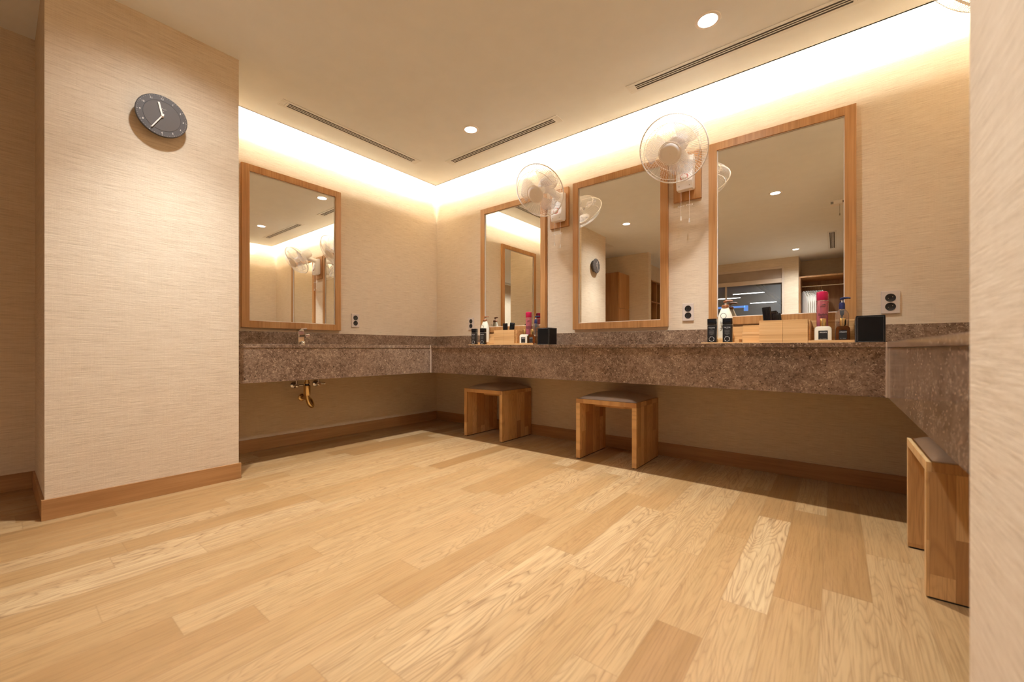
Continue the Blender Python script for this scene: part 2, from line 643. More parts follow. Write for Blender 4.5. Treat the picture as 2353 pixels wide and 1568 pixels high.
struct('wall_back', MB().box(-0.12, XC + 0.12, 0.0, 0.12, 0, TOP), M['wallpaper'], 'beige grasscloth wall behind the three framed mirrors')
struct('wall_left', MB().box(-0.12, 0.0, YE, 0.0, 0, TOP), M['wallpaper'], 'beige grasscloth wall behind the mirror over the tap')
struct('wall_right', MB().box(XC, XC + 0.12, YE, 0.0, 0, TOP), M['wallpaper'], 'beige grasscloth end wall of the niche, hidden behind the near wall edge')
struct('wall_partition', MB().box(-0.065, 0.635, -2.82, YE, 0, TOP), M['wallpaper'], 'beige grasscloth wall pier that carries the round clock')
struct('wall_front_right', MB().box(3.53, XC + 0.12, -6.9, YE, 0, TOP), M['wallpaper'], 'near beige grasscloth wall at the right edge of the picture')
struct('wall_recess', MB().box(-0.18, -0.065, -4.18, -2.82, 0, TOP), M['wallpaper'], 'shaded beige grasscloth wall in the recess left of the clock pier')
struct('wall_passage', MB().box(-0.18, 0.80, -4.30, -4.18, 0, TOP), M['wallpaper'], 'beige grasscloth wall reflected behind the tall locker')
struct('wall_side', MB().box(0.30, 0.45, -6.3, -4.30, 0, TOP), M['wallpaper'], 'dim wall behind the open shelves')
rear = MB()
rear.box(0.45, 1.0, -6.30, -6.18, 0, TOP)
rear.box(1.0, 2.62, -6.30, -6.18, 2.30, TOP)
rear.box(1.0, 2.62, -6.30, -6.18, 0, 0.9)
rear.box(2.62, 2.84, -6.30, -6.18, 0, TOP)
struct('wall_rear', rear, M['wallpaper'], 'beige grasscloth rear wall around the dark window, reflected in the right mirror')
nic = MB()
nic.box(2.74, 2.84, -6.90, -6.30, 0, TOP)
nic.box(2.84, 3.60, -6.95, -6.80, 0, TOP)
struct('wall_closet', nic, M['wallpaper'], 'dim walls of the clothes closet recess')

# skirting boards
BH, BT = 0.091, 0.010
def skirt(name, x0, x1, y0, y1, mat, label):
    o = MB().box(x0, x1, y0, y1, 0, BH, 0.0015)
    struct(name, o, mat, label, 'baseboard')
skirt('baseboard_back', 0, XC, -BT, 0, M['skirting'], 'brown oak baseboard under the back counter')
skirt('baseboard_left', 0, BT, YE, -BT, M['skirting_y'], 'brown oak baseboard under the sink counter')
skirt('baseboard_right', XC - BT, XC, YE, -BT, M['skirting_y'], 'brown oak baseboard under the right counter')
b = MB()
b.box(0.635, 0.635 + BT, -2.82 - BT, YE + BT, 0, BH, 0.0015)
b.box(0.0, 0.635, YE, YE + BT, 0, BH, 0.0015)
b.box(-0.065, 0.635, -2.82 - BT, -2.82, 0, BH, 0.0015)
struct('baseboard_partition', b, M['skirting_y'], 'brown oak baseboard round the clock pier', 'baseboard')
skirt('baseboard_recess', -0.065, -0.065 + BT, -4.18, -2.83, M['skirting_y'], 'dark oak baseboard in the recess at the far left')
skirt('baseboard_front_right', 3.53 - BT, 3.53, -6.2, YE - 0.06, M['skirting_y'], 'oak baseboard along the near right wall')

# ceiling access hatch, far left
hatch = MB()
for (x0, x1, y0, y1) in ((0.03, 0.50, -2.96, -2.95), (0.03, 0.50, -3.41, -3.40), (0.03, 0.04, -3.41, -2.95), (0.49, 0.50, -3.41, -2.95)):
    hatch.box(x0, x1, y0, y1, H - 0.004, H)
hatch.box(0.045, 0.485, -3.395, -2.965, H - 0.002, H)
tag(hatch.build('ceiling_hatch', M['vent'], smooth=0), 'flush square access panel in the ceiling at the far left', 'hatch')

# ------------------------------------------------------------------ light: strips in the slots, downlights
def led_strip(name, label, p, length, along, face):
    """An LED strip lying above the ceiling edge, shining at the wall."""
    t = thing(name, label, 'light strip', p, 0, 'hidden light strips above the ceiling edge')
    L = length / 2
    if along == 'X':
        MB().box(-L, L, -0.012, 0.012, -0.012, -0.002).build('channel', M['vent'], t, smooth=0)
    else:
        MB().box(-0.012, 0.012, -L, L, -0.012, -0.002).build('channel', M['vent'], t, smooth=0)
    ld = bpy.data.lights.new('strip_light', 'AREA')
    ld.shape = 'RECTANGLE'
    ld.size = length
    ld.size_y = 0.05
    ld.color = COVE_COLOR
    ld.energy = COVE_POWER * length
    lo = bpy.data.objects.new('strip_light', ld)
    COL.objects.link(lo)
    lo.parent = t
    d = Vector(face)
    rot = d.to_track_quat('-Z', 'Y').to_matrix()
    z = -d.normalized()
    xax = Vector((1, 0, 0)) if along == 'X' else Vector((0, 1, 0))
    yax = z.cross(xax)
    lo.rotation_euler = Matrix((xax, yax, z)).transposed().to_euler()
    return t

LY, LZ = 0.168, 2.600
led_strip('light_strip', 'warm light strip above the ceiling edge along the back wall', (XC / 2, -LY, LZ), XC - 0.36, 'X', (0, 1, -0.55))
led_strip('light_strip', 'warm light strip above the ceiling edge along the left wall', (LY, (YE - 0.18) / 2, LZ), -YE - 0.2, 'Y', (-1, 0, -0.55))
led_strip('light_strip', 'warm light strip above the ceiling edge along the right wall', (XC - LY, (YE - 0.18) / 2, LZ), -YE - 0.2, 'Y', (1, 0, -0.55))


def make_downlight():
    t = thing('recessed_downlight', '', 'ceiling light', (0, 0, H), 0, 'recessed round ceiling downlights')
    MB().lathe([(0.046, 0.0), (0.046, -0.004), (0.052, -0.006), (0.060, -0.004), (0.062, 0.0)], 40).build('trim_ring', M['white_plastic'], t)
    MB().lathe([(0.0, -0.0025), (0.046, -0.0025)], 40).build('lens', M['lamp_on'], t)
    for nm, pw, ang, bl_ in (('downlight_beam', SPOT_POWER, 82, 1.0), ('downlight_field', FIELD_POWER, 150, 1.0)):
        ld = bpy.data.lights.new(nm, 'SPOT')
        ld.energy = pw
        ld.color = SPOT_COLOR
        ld.spot_size = math.radians(ang)
        ld.spot_blend = bl_
        ld.shadow_soft_size = 0.035
        lo = bpy.data.objects.new(nm, ld)
        COL.objects.link(lo)
        lo.parent = t
        lo.location = (0, 0, -0.012)
    return t

SPOTS = [((1.17, -0.68), 'small round ceiling downlight between the two far air vents'),
         ((2.86, -0.68), 'round ceiling downlight left of the longest air vent, near the top right'),
         ((1.15, -2.38), 'round downlight near the clock pier, seen in the middle mirror'),
         ((2.86, -2.33), 'round downlight reflected in the upper middle of the right mirror'),
         ((2.84, -5.52), 'smaller, lower downlight reflected in the right mirror, just above the rear wall')]
d0 = make_downlight()
for i, ((x, y), lab) in enumerate(SPOTS):
    o = d0 if i == 0 else dup(d0)
    o.location = (x, y, H)
    o['label'] = lab
    if y < -5:                       # closet lamp: extra field strength added to brighten the gowns
        for ch in children(o):
            if ch.type == 'LIGHT' and ch.name.startswith('downlight_field'):
                ch.data = ch.data.copy()
                ch.data.energy = FIELD_POWER * 3.2


# ------------------------------------------------------------------ air vents
def vent(label, cx, cy, length, along, width=0.098, bars=2):
    t = thing('air_vent', label, 'air vent', (cx, cy, H), 0 if along == 'X' else PI / 2, 'linear air vents in the ceiling')
    L, Wd = length / 2, width / 2
    s = Wd * 0.52
    f = MB()
    f.box(-L, L, s, Wd, -0.003, 0.0, 0.001); f.box(-L, L, -Wd, -s, -0.003, 0.0, 0.001)
    f.box(-L, -L + 0.035, -s, s, -0.003, 0.0, 0.001); f.box(L - 0.035, L, -s, s, -0.003, 0.0, 0.001)
    f.build('frame', M['vent'], t, smooth=0)
    MB().box(-L + 0.035, L - 0.035, -s, s, -0.0016, -0.0002).build('slot', M['vent_dark'], t, smooth=0)  # flat plate, no opening: the slot's shade is put into its dark colour
    step = 2 * s / (bars + 1)
    for k in range(bars):
        y = -s + step * (k + 1)
        MB().box(-L + 0.045, L - 0.045, y - 0.0032, y + 0.0032, -0.0028, -0.0012, 0.0006).build('blade', M['vent'], t, smooth=0)
    for sx in (-1, 1):
        MB().box(sx * (L - 0.050), sx * (L - 0.036), -s, s, -0.004, -0.0012).build('end_clip', M['vent'], t, smooth=0)
    return t

vent('long air vent in the ceiling above the left mirror', 0.40, -1.16, 1.175, 'Y')
vent('air vent in the ceiling near the far corner, above the leftmost fan', 1.203, -0.39, 1.18, 'X')
vent('air vent in the ceiling at the upper right, cut by the top of the picture', 2.903, -0.385, 1.18, 'X')
vent('four-slot air vent seen only as a reflection in the right mirror', 3.33, -5.20, 1.30, 'Y', 0.115, 3)

# ------------------------------------------------------------------ vanity counter
XF = XC - CD            # front of the right hand counter
AZ0, AZ1 = 0.545, 0.765
ctr = thing('vanity_counter', 'long brown marble vanity counter running round three walls', 'counter')
top = MB()
top.poly([(0.0005, -0.0005), (0.0005, YE), (CD, YE), (CD, -CD), (XF, -CD), (XF, YE), (XC - 0.0005, YE), (XC - 0.0005, -0.0005)], AZ1, CT, 'Z', 0.0012)
top.build('countertop', M['marble'], ctr, smooth=0)
g = 0.004
def apron(x0, x1, y0, y1):
    MB().box(x0, x1, y0, y1, AZ0, AZ1 - 0.0015, 0.001).build('front_panel', M['marble'], ctr, smooth=0)
apron(CD - 0.024, CD - g, YE, -CD - 0.006)
apron(CD, 2.055, -CD + g, -CD + 0.024)
apron(2.0565, XF - 0.001, -CD + g, -CD + 0.024)
apron(XF + g, XF + 0.024, YE, -CD - 0.006)
for x, sg in ((CD - 0.002, 1), (XF + 0.0005, -1)):
    MB().box(x - 0.0035, x + 0.0035, -CD - 0.0045, -CD + 0.005, AZ0, CT, 0.0006).build('corner_strip', M['pale_strip'], ctr, smooth=0)
BS = 0.888
MB().box(0.02, XC - 0.02, -0.02, 0, CT, BS, 0.001).build('backsplash', M['marble'], ctr, smooth=0)
MB().box(0, 0.02, YE, 0.0, CT, BS, 0.001).build('backsplash', M['marble'], ctr, smooth=0)
MB().box(XC - 0.02, XC, YE, 0.0, CT, BS, 0.001).build('backsplash', M['marble'], ctr, smooth=0)


# ------------------------------------------------------------------ mirrors
def mirror(label, origin, rotz, wdt, hgt):
    """Framed mirror; local X along the wall, local -Y into the room."""
    t = thing('wall_mirror', label, 'mirror', origin, rotz, 'oak framed wall mirrors')
    fw, th = 0.050, 0.028
    for (x0, x1, z0, z1) in ((0, fw, 0, hgt), (wdt - fw, wdt, 0, hgt), (fw, wdt - fw, 0, fw), (fw, wdt - fw, hgt - fw, hgt)):
        pass
    f = MB()
    f.box(0, fw, -th, 0, 0, hgt, 0.0012)
    f.box(wdt - fw, wdt, -th, 0, 0, hgt, 0.0012)
    f.box(fw, wdt - fw, -th, 0, 0, fw, 0.0012)
    f.box(fw, wdt - fw, -th, 0, hgt - fw, hgt, 0.0012)
    f.build('frame', M['frame'], t, smooth=0)
    lip = MB()
    a = fw
    lip.box(a, a + 0.004, -0.020, -0.006, a, hgt - a); lip.box(wdt - a - 0.004, wdt - a, -0.020, -0.006, a, hgt - a)
    lip.box(a, wdt - a, -0.020, -0.006, a, a + 0.004); lip.box(a, wdt - a, -0.020, -0.006, hgt - a - 0.004, hgt - a)
    lip.build('edge_bead', M['ivory'], t, smooth=0)
    MB().box(fw * 0.5, wdt - fw * 0.5, -0.014, -0.004, fw * 0.5, hgt - fw * 0.5).build('glass', M['mirror'], t, smooth=0)
    return t

MW, MZ, MH = 0.748, 0.914, 1.192
mirror('oak framed mirror on the left wall above the sink tap', (0, -1.855, MZ), PI / 2, MW + 0.004, MH)
mirror('narrow-looking oak framed mirror on the back wall nearest the room corner', (0.667, 0, MZ), 0, MW + 0.006, MH)
mirror('middle oak framed mirror on the back wall, between the two fans, reflecting the clock', (1.690, 0, MZ), 0, MW + 0.012, MH)
mirror('largest-looking oak framed mirror, rightmost on the back wall, reflecting the dark window', (2.716, 0, MZ), 0, MW, MH)


# ------------------------------------------------------------------ fans on their boards
def board(label, x):
    o = MB().box(-0.09, 0.09, -0.020, 0, 0, 0.325, 0.0012).build('mounting_board', M['frame'], loc=(x, 0, 1.775), smooth=0)
    return tag(o, label, 'board', 'oak boards behind the wall fans')

def make_fan(label, loc, rotz):
    """Wall fan; local -Y points into the room, origin at the wall on the bottom of the control box."""
    t = thing('wall_fan', label, 'fan', loc, rotz, 'white wall fans with pull cords')
    W_ = M['white_plastic']
    # control box: leaning front, tall back
    bx = MB()
    bx.poly([(-0.0215, 0.02), (-0.0215, 0.235), (-0.060, 0.235), (-0.085, 0.15), (-0.098, 0.045), (-0.088, 0.0), (-0.04, 0.0)], -0.052, 0.052, 'X', 0.005)
    box = bx.build('control_box', W_, t)
    dl = MB().lathe([(0.0, 0.012), (0.015, 0.011), (0.019, 0.006), (0.019, 0.0)], 28)
    knob = dl.build('dial_knob', W_, box, (0, -0.0935, 0.080), (PI / 2 - 0.13, 0, 0))
    MB().lathe([(0.0205, 0.0), (0.0205, 0.0015), (0.0255, 0.0015), (0.0255, 0.0)], 28).build('dial_line', M['red'], box, (0, -0.0930, 0.080), (PI / 2 - 0.13, 0, 0))
    mk = MB()
    for k in range(4):
        mk.box(-0.022 + k * 0.0125, -0.015 + k * 0.0125, -0.0005, 0.0005, 0, 0.0035)
    mk.build('marking', M['black_ink'], box, (0, -0.0885, 0.125), (0.13, 0, 0), smooth=0)
    for sx in (-1, 1):
        MB().lathe([(0, 0.002), (0.0035, 0.001), (0.0035, 0)], 10).build('screw', M['chrome'], box, (sx * 0.033, -0.0935, 0.022), (PI / 2 + 0.22, 0, 0))
    # neck from the top of the box to the head
    hc = Vector((0, -0.245, 0.240))          # motor centre
    MB().tube([(0, -0.045, 0.200), (0, -0.105, 0.212), (0, -0.165, 0.220), (0, -0.215, 0.226)], [0.036, 0.030, 0.027, 0.028], 16).build('neck', W_, t)
    tilt = math.radians(38)
    head = bpy.data.objects.new('fan_head', None)
    COL.objects.link(head)
    head.parent = t
    head.location = hc
    # local +Z of the head points along the air stream
    head.rotation_euler = (PI / 2 + tilt, 0, 0)
    # motor housing
    MB().lathe([(0.0, -0.125), (0.035, -0.123), (0.052, -0.112), (0.058, -0.09), (0.060, -0.02), (0.056, 0.02), (0.044, 0.032), (0.0, 0.033)], 36).build('motor_housing', W_, head)
    R = 0.203
    z0 = 0.112                                # rim plane in front of the motor centre
    # blades
    bl = MB()
    for k in range(3):
        a0 = 2 * PI * k / 3 + 0.5
        def fn(u, v, a0=a0):
            r = 0.036 + u * 0.136
            half = 0.20 + 0.42 * math.sin(min(1.0, u * 1.05) * PI * 0.62)
            if u > 0.8:
                half *= math.sqrt(max(0.0, 1 - ((u - 0.8) / 0.2) ** 2)) * 0.75 + 0.25
            a = a0 + (v - 0.5) * 2 * half + u * 0.35
            return Vector((r * math.cos(a), r * math.sin(a), z0 - 0.014 + (v - 0.5) * 0.040 * (1 - 0.3 * u)))
        bl.grid(fn, 14, 10)
    bl.build('blade_rotor', M['blade'], head, smooth=80)
    MB().lathe([(0, z0 + 0.018), (0.030, z0 + 0.012), (0.036, z0), (0.036, z0 - 0.034), (0, z0 - 0.036)], 28).build('blade_hub', W_, head)
    # cage: front and rear wires
    def wires(n, prof, r, twist):
        m = MB()
        for k in range(n):
            a = 2 * PI * k / n
            pts = []
            for i, (rr, zz) in enumerate(prof):
                aa = a + twist * (1 - rr / R)
                pts.append((rr * math.cos(aa), rr * math.sin(aa), zz))
            m.tube(pts, r, 4)
        return m
    fp = [(0.064, z0 + 0.072), (0.097, z0 + 0.070), (0.130, z0 + 0.064), (0.161, z0 + 0.053), (0.184, z0 + 0.036), (0.197, z0 + 0.016), (R, z0)]
    rp = [(0.052, z0 - 0.080), (0.10, z0 - 0.078), (0.140, z0 - 0.068), (0.173, z0 - 0.048), (0.194, z0 - 0.022), (R, z0)]
    fr = wires(100, fp, 0.00085, 0.35)
    def circ(r, z):
        return [(r * math.cos(2 * PI * i / 64), r * math.sin(2 * PI * i / 64), z) for i in range(64)]
    fr.tube(circ(0.165, z0 + 0.0515), 0.0014, 5, True)
    fr.tube(circ(0.068, z0 + 0.071), 0.0022, 5, True)
    fr.build('front_grille', W_, head)
    rr_ = wires(72, rp, 0.00085, -0.35)
    rr_.tube(circ(0.150, z0 - 0.0665), 0.0014, 5, True)
    rr_.build('rear_grille', W_, head)
    MB().tube(circ(R, z0), 0.0042, 8, True).build('rim_ring', W_, head)
    MB().lathe([(0.0, z0 + 0.0815), (0.006, z0 + 0.0815), (0.007, z0 + 0.080), (0.042, z0 + 0.0795), (0.057, z0 + 0.077), (0.064, z0 + 0.071), (0.063, z0 + 0.066), (0.0, z0 + 0.065)], 40).build('hub_cap', W_, head)
    # pull cords with bobs and a small bow where each is tied up
    for sx, ln in ((-0.027, 0.172), (0.027, 0.195)):
        cd = MB()
        cd.tube([(sx, -0.070, 0.004), (sx + 0.001, -0.071, -0.06), (sx - 0.001, -0.070, -0.12), (sx, -0.071, -ln)], 0.0011, 6)
        z = -0.105
        loop = [(sx + math.sin(2 * PI * i / 20) * 0.020, -0.070 + 0.004 * math.sin(4 * PI * i / 20), z + math.sin(4 * PI * i / 20) * 0.006) for i in range(20)]
        cd.tube(loop, 0.0011, 5, True)
        cdo = cd.build('pull_cord', W_, t)
        MB().lathe([(0, -ln), (0.0028, -ln), (0.0058, -ln - 0.024), (0.005, -ln - 0.029), (0, -ln - 0.029)], 14, Matrix.Translation((sx, -0.071, 0))).build('cord_bob', W_, cdo)
    return t

board('oak board behind the fan near the corner', 1.555)
board('oak board behind the fan beside the right mirror', 2.578)
fan = make_fan('smaller-looking white wall fan beside the mirror nearest the corner', (1.572, 0, 1.812), 0)
dup(fan, (2.580, 0, 1.828), 0, 'larger-looking white wall fan left of the largest mirror')
dup(fan, (XC, -0.752, 1.998), -PI / 2, 'white wall fan hidden behind the near right wall except for grille wires at the top')


# ------------------------------------------------------------------ wall outlets
def make_outlet():
    t = thing('wall_outlet', '', 'outlet', (0, 0, 0), 0, 'double wall outlets')
    pl = MB()
    pl.box(-0.037, 0.037, -0.009, 0, -0.060, 0.060, 0.002)
    pl.build('cover_plate', M['outlet'], t, smooth=0)
    for z in (-0.0235, 0.0235):
        r = Matrix.Translation((0, -0.0092, z)) @ Matrix.Rotation(PI / 2, 4, 'X')
        s = MB().lathe([(0.0, 0.0004), (0.0190, 0.0005), (0.0200, 0.0010), (0.0212, 0.0012), (0.0218, -0.001)], 28, r).build('socket', M['black'], t)
        for sx in (-1, 1):
            MB().lathe([(0, 0.0012), (0.0016, 0.0012), (0.0016, -0.001)], 10, Matrix.Translation((sx * 0.0085, -0.0096, z + sx * 0.004)) @ Matrix.Rotation(PI / 2, 4, 'X')).build('contact', M['chrome'], s)
    return t

out0 = make_outlet()
out0.location = (0.0, -0.955, 1.010)
out0.rotation_euler = (0, 0, PI / 2)
out0['label'] = 'double wall outlet on the left wall, right of the mirror over the tap'
dup(out0, (0.520, 0, 1.008), 0, 'double wall outlet beside the back wall mirror nearest the corner, behind the black bottles')
dup(out0, (2.582, 0, 1.010), 0, 'double wall outlet between the middle and right mirrors, below the fan')
dup(out0, (3.603, 0, 1.006), 0, 'double wall outlet right of the largest mirror, above the black box')

# ------------------------------------------------------------------ clock
clk = thing('wall_clock', 'round dark grey wall clock with cream hands on the left pier', 'clock', (0.635, -2.427, 1.946), PI / 2)
RX = Matrix.Rotation(PI / 2, 4, 'X')          # Z -> -Y (out of the wall)
R = 0.104
MB().lathe([(0.0, 0.0), (R - 0.022, 0.0), (R - 0.020, 0.030), (R - 0.004, 0.036), (R, 0.040), (R, 0.0475), (R - 0.0015, 0.049), (0.0, 0.049)], 64, RX).build('case', M['clock_dark'], clk)
MB().lathe([(0.0, 0.0500), (0.074, 0.0500), (0.0745, 0.0492)], 64, RX).build('dial', M['clock_dial'], clk)
ring = MB().lathe([(0.0755, 0.0492), (0.0757, 0.0498), (R - 0.003, 0.0498), (R - 0.002, 0.0490)], 64, RX).build('hour_ring', M['clock_ring'], clk)
tk = MB()
for k in range(60):
    a = 2 * PI * k / 60
    ca, sa = math.sin(a), math.cos(a)
    r0, r1, wd = (R - 0.011, R - 0.0045, 0.00045) if k % 5 == 0 else (R - 0.0085, R - 0.0045, 0.00016)
    mt = Matrix.Translation((0, -0.0500, 0)) @ Matrix.Rotation(a, 4, 'Y')
    bb = [(-wd, r0), (wd, r0), (wd, r1), (-wd, r1)]
    tk.poly(bb, -0.0002, 0.0002, 'Y', 0, 0, mt)
tk.build('tick_mark', M['ivory'], ring, smooth=0)
for k in range(1, 13):
    a = 2 * PI * k / 12
    text(str(k), 0.0125, M['ivory'], ring, (math.sin(a) * 0.0855, -0.0501, math.cos(a) * 0.0855), (PI / 2, 0, 0), 'numeral')
def hand(name, ang, ln, w0, w1, y):
    mt = Matrix.Rotation(ang, 4, 'Y')
    m = MB().poly([(-w0, -0.010), (w0, -0.010), (w1, ln), (-w1, ln)], y - 0.001, y + 0.001, 'Y', 0.0003, 0, mt)
    return m.build(name, M['ivory'], clk, smooth=0)
hand('hour_hand', math.radians(347.5), 0.066, 0.0036, 0.0040, -0.0535)
hand('minute_hand', math.radians(210), 0.082, 0.0026, 0.0026, -0.0565)
MB().lathe([(0, 0.060), (0.0055, 0.060), (0.0062, 0.059), (0.0062, 0.050)], 20, RX).build('centre_pin', M['ivory'], clk)
lg = MB()
lg.tube([(-0.002, -0.0503, 0.033), (0.001, -0.0503, 0.040), (0.003, -0.0503, 0.033), (0.006, -0.0503, 0.037), (0.009, -0.0503, 0.034), (0.013, -0.0503, 0.037), (0.016, -0.0503, 0.035)], 0.0007, 5)
lg.tube([(0.001, -0.0503, 0.026), (0.007, -0.0503, 0.026)], 0.0004, 5)
lg.build('dial_mark', M['ivory'], clk)

# ------------------------------------------------------------------ stools
def make_stool():
    t = thing('stool', '', 'stool', (0, 0, 0), 0, 'pine stools with beige leather pads')
    Wd, D, h, th = 0.43, 0.402, 0.415, 0.030
    for sx in (0, 1):
        x0 = 0.0 if sx == 0 else Wd - th
        lg = MB().box(x0, x0 + th, 0.0, D, 0.005, h - th, 0.0015).build('side_panel', M['stave_z'], t, smooth=0)
        MB().box(x0 + 0.003, x0 + th - 0.003, 0.006, D - 0.006, 0.0, 0.006).build('floor_pad', M['rubber'], lg, smooth=0)
    MB().box(0, Wd, 0, D, h - th, h, 0.0015).build('seat_board', M['stave_x'], t, smooth=0)
    MB().box(th, Wd - th, D * 0.55, D * 0.55 + 0.028, h - th - 0.045, h - th, 0.001).build('cross_rail', M['stave_x'], t, smooth=0)
    ch = 0.043
    def fn(u, v):
        e = 0.016
        x = e + u * (Wd - 2 * e); y = e + v * (D - 2 * e)
        a, b_ = 2 * u - 1, 2 * v - 1
        q = (1 - abs(a) ** 5) * (1 - abs(b_) ** 5)
        dome = (1 - a * a * 0.55) * (1 - b_ * b_ * 0.55)
        return Vector((x, y, h + 0.0005 + ch * (0.45 * max(0, q) ** 0.55 + 0.55 * dome * max(0, q) ** 0.4)))
    MB().grid(fn, 28, 28).build('leather_pad', M['leather'], t, smooth=75)
    return t

s0 = make_stool()
s0.location = (0.838, -0.419, 0)
s0['label'] = 'pine stool with beige pad nearest the room corner, under the back counter'
dup(s0, (1.966, -0.460, 0), 0, 'pine stool with beige pad in the middle of the picture under the back counter')
# the third one stands under the right hand counter, turned a quarter
dup(s0, (3.592, -0.760, 0), -PI / 2, 'large-looking pine stool at the right edge, partly hidden by the near wall')

# ------------------------------------------------------------------ tap, trap and valves
tap = thing('sink_tap', 'square chrome mixer tap on the left counter below the mirror', 'tap', (0.17, -1.512, CT))
MB().box(-0.022, 0.022, -0.022, 0.022, 0.0, 0.104, 0.002).build('tap_body', M['chrome'], tap, smooth=0)
sp = MB().box(0.015, 0.125, -0.017, 0.017, 0.060, 0.078, 0.003)
sp.box(0.098, 0.122, -0.012, 0.012, 0.052, 0.061, 0.002)
sp.build('spout', M['chrome'], tap, smooth=0)
MB().poly([(-0.022, 0.106), (0.024, 0.106), (0.070, 0.119), (0.070, 0.125), (-0.022, 0.116)], -0.021, 0.021, 'Y', 0.0015).build('lever', M['chrome'], tap, smooth=0)
MB().lathe([(0, 0.0), (0.018, 0.0), (0.018, 0.022), (0.016, 0.026), (0, 0.026)], 24, Matrix.Translation((0.046, 0.0, 0.0))).build('base_highlight_stub', M['chrome'], tap)  # stub added to stand for the highlight on the tap's base

trap = thing('drain_trap', 'polished brass drain trap hanging under the left counter', 'drain trap', (0.23, -1.487, 0))
MB().lathe([(0.0, 0.765), (0.014, 0.765), (0.014, 0.508), (0.019, 0.506), (0.019, 0.494), (0.0, 0.494)], 24).build('tailpiece', M['brass'], trap)
MB().lathe([(0.0, 0.495), (0.0155, 0.495), (0.0155, 0.478), (0.0, 0.478)], 24).build('seal_sleeve', M['navy'], trap)
MB().lathe([(0.0, 0.482), (0.021, 0.482), (0.024, 0.478), (0.024, 0.410), (0.021, 0.404), (0.0, 0.404)], 28).build('bottle_body', M['brass'], trap)
hz = [(0.0, 0.0, 0.410), (0.0, 0.004, 0.375), (0.0, 0.014, 0.342), (-0.004, 0.032, 0.320), (-0.020, 0.050, 0.316), (-0.046, 0.060, 0.332), (-0.080, 0.065, 0.356), (-0.12, 0.067, 0.365), (-0.229, 0.067, 0.366)]
sm = []
for a, b_ in zip(hz, hz[1:]):
    for k in range(5):
        sm.append(Vector(a).lerp(Vector(b_), k / 5))
sm.append(Vector(hz[-1]))
for _ in range(3):
    sm = [sm[0]] + [(sm[i - 1] + sm[i] * 2 + sm[i + 1]) / 4 for i in range(1, len(sm) - 1)] + [sm[-1]]
MB().tube(sm, [0.0145 + (0.0012 if i % 2 else 0) for i in range(len(sm))], 16).build('bent_pipe', M['brass'], trap)
MB().lathe([(0, 0.0), (0.030, 0.0), (0.028, 0.006), (0.016, 0.012), (0, 0.012)], 28, Matrix.Translation((-0.2295, 0.067, 0.366)) @ Matrix.Rotation(PI / 2, 4, 'Y')).build('wall_flange', M['brass'], trap)

def make_valve():
    t = thing('angle_valve', '', 'valve', (0, 0, 0), 0, 'chrome angle valves under the left counter')
    MB().lathe([(0, 0.0), (0.026, 0.0), (0.025, 0.005), (0.015, 0.011), (0.010, 0.012), (0.010, 0.045), (0.014, 0.047), (0.014, 0.066), (0, 0.068)], 24, Matrix.Rotation(PI / 2, 4, 'Y')).build('valve_body', M['chrome'], t)
    MB().lathe([(0, 0.0), (0.007, 0.0), (0.007, 0.026), (0, 0.027)], 14, Matrix.Translation((0.054, 0, 0.010))).build('supply_hose', M['chrome'], t)
    hd = MB()
    hd.tube([(0.054, 0.012, 0.0), (0.056, 0.034, -0.001), (0.058, 0.050, -0.002)], [0.006, 0.007, 0.010], 12)
    hd.build('handle', M['chrome'], t)
    return t
v0 = make_valve()
v0.location = (0.001, -1.486, 0.470)
v0['label'] = 'chrome angle valve left of the brass drain trap'
dup(v0, (0.001, -1.312, 0.473), 0, 'chrome angle valve right of the brass drain trap')


# ------------------------------------------------------------------ toiletries on the counter
GT = {'org': 'bamboo organizers on the counter', 'bb': 'black bottles on the bamboo trays', 'lot': 'cream lotion bottles', 'can': 'pink hair spray cans',
      'pump': 'clear pump bottles with navy heads', 'white': 'white flasks with gold caps', 'amber': 'amber flasks with gold caps', 'box': 'black leather boxes', 'comb': 'black combs in the bamboo boxes'}
Z0 = CT + 0.0005

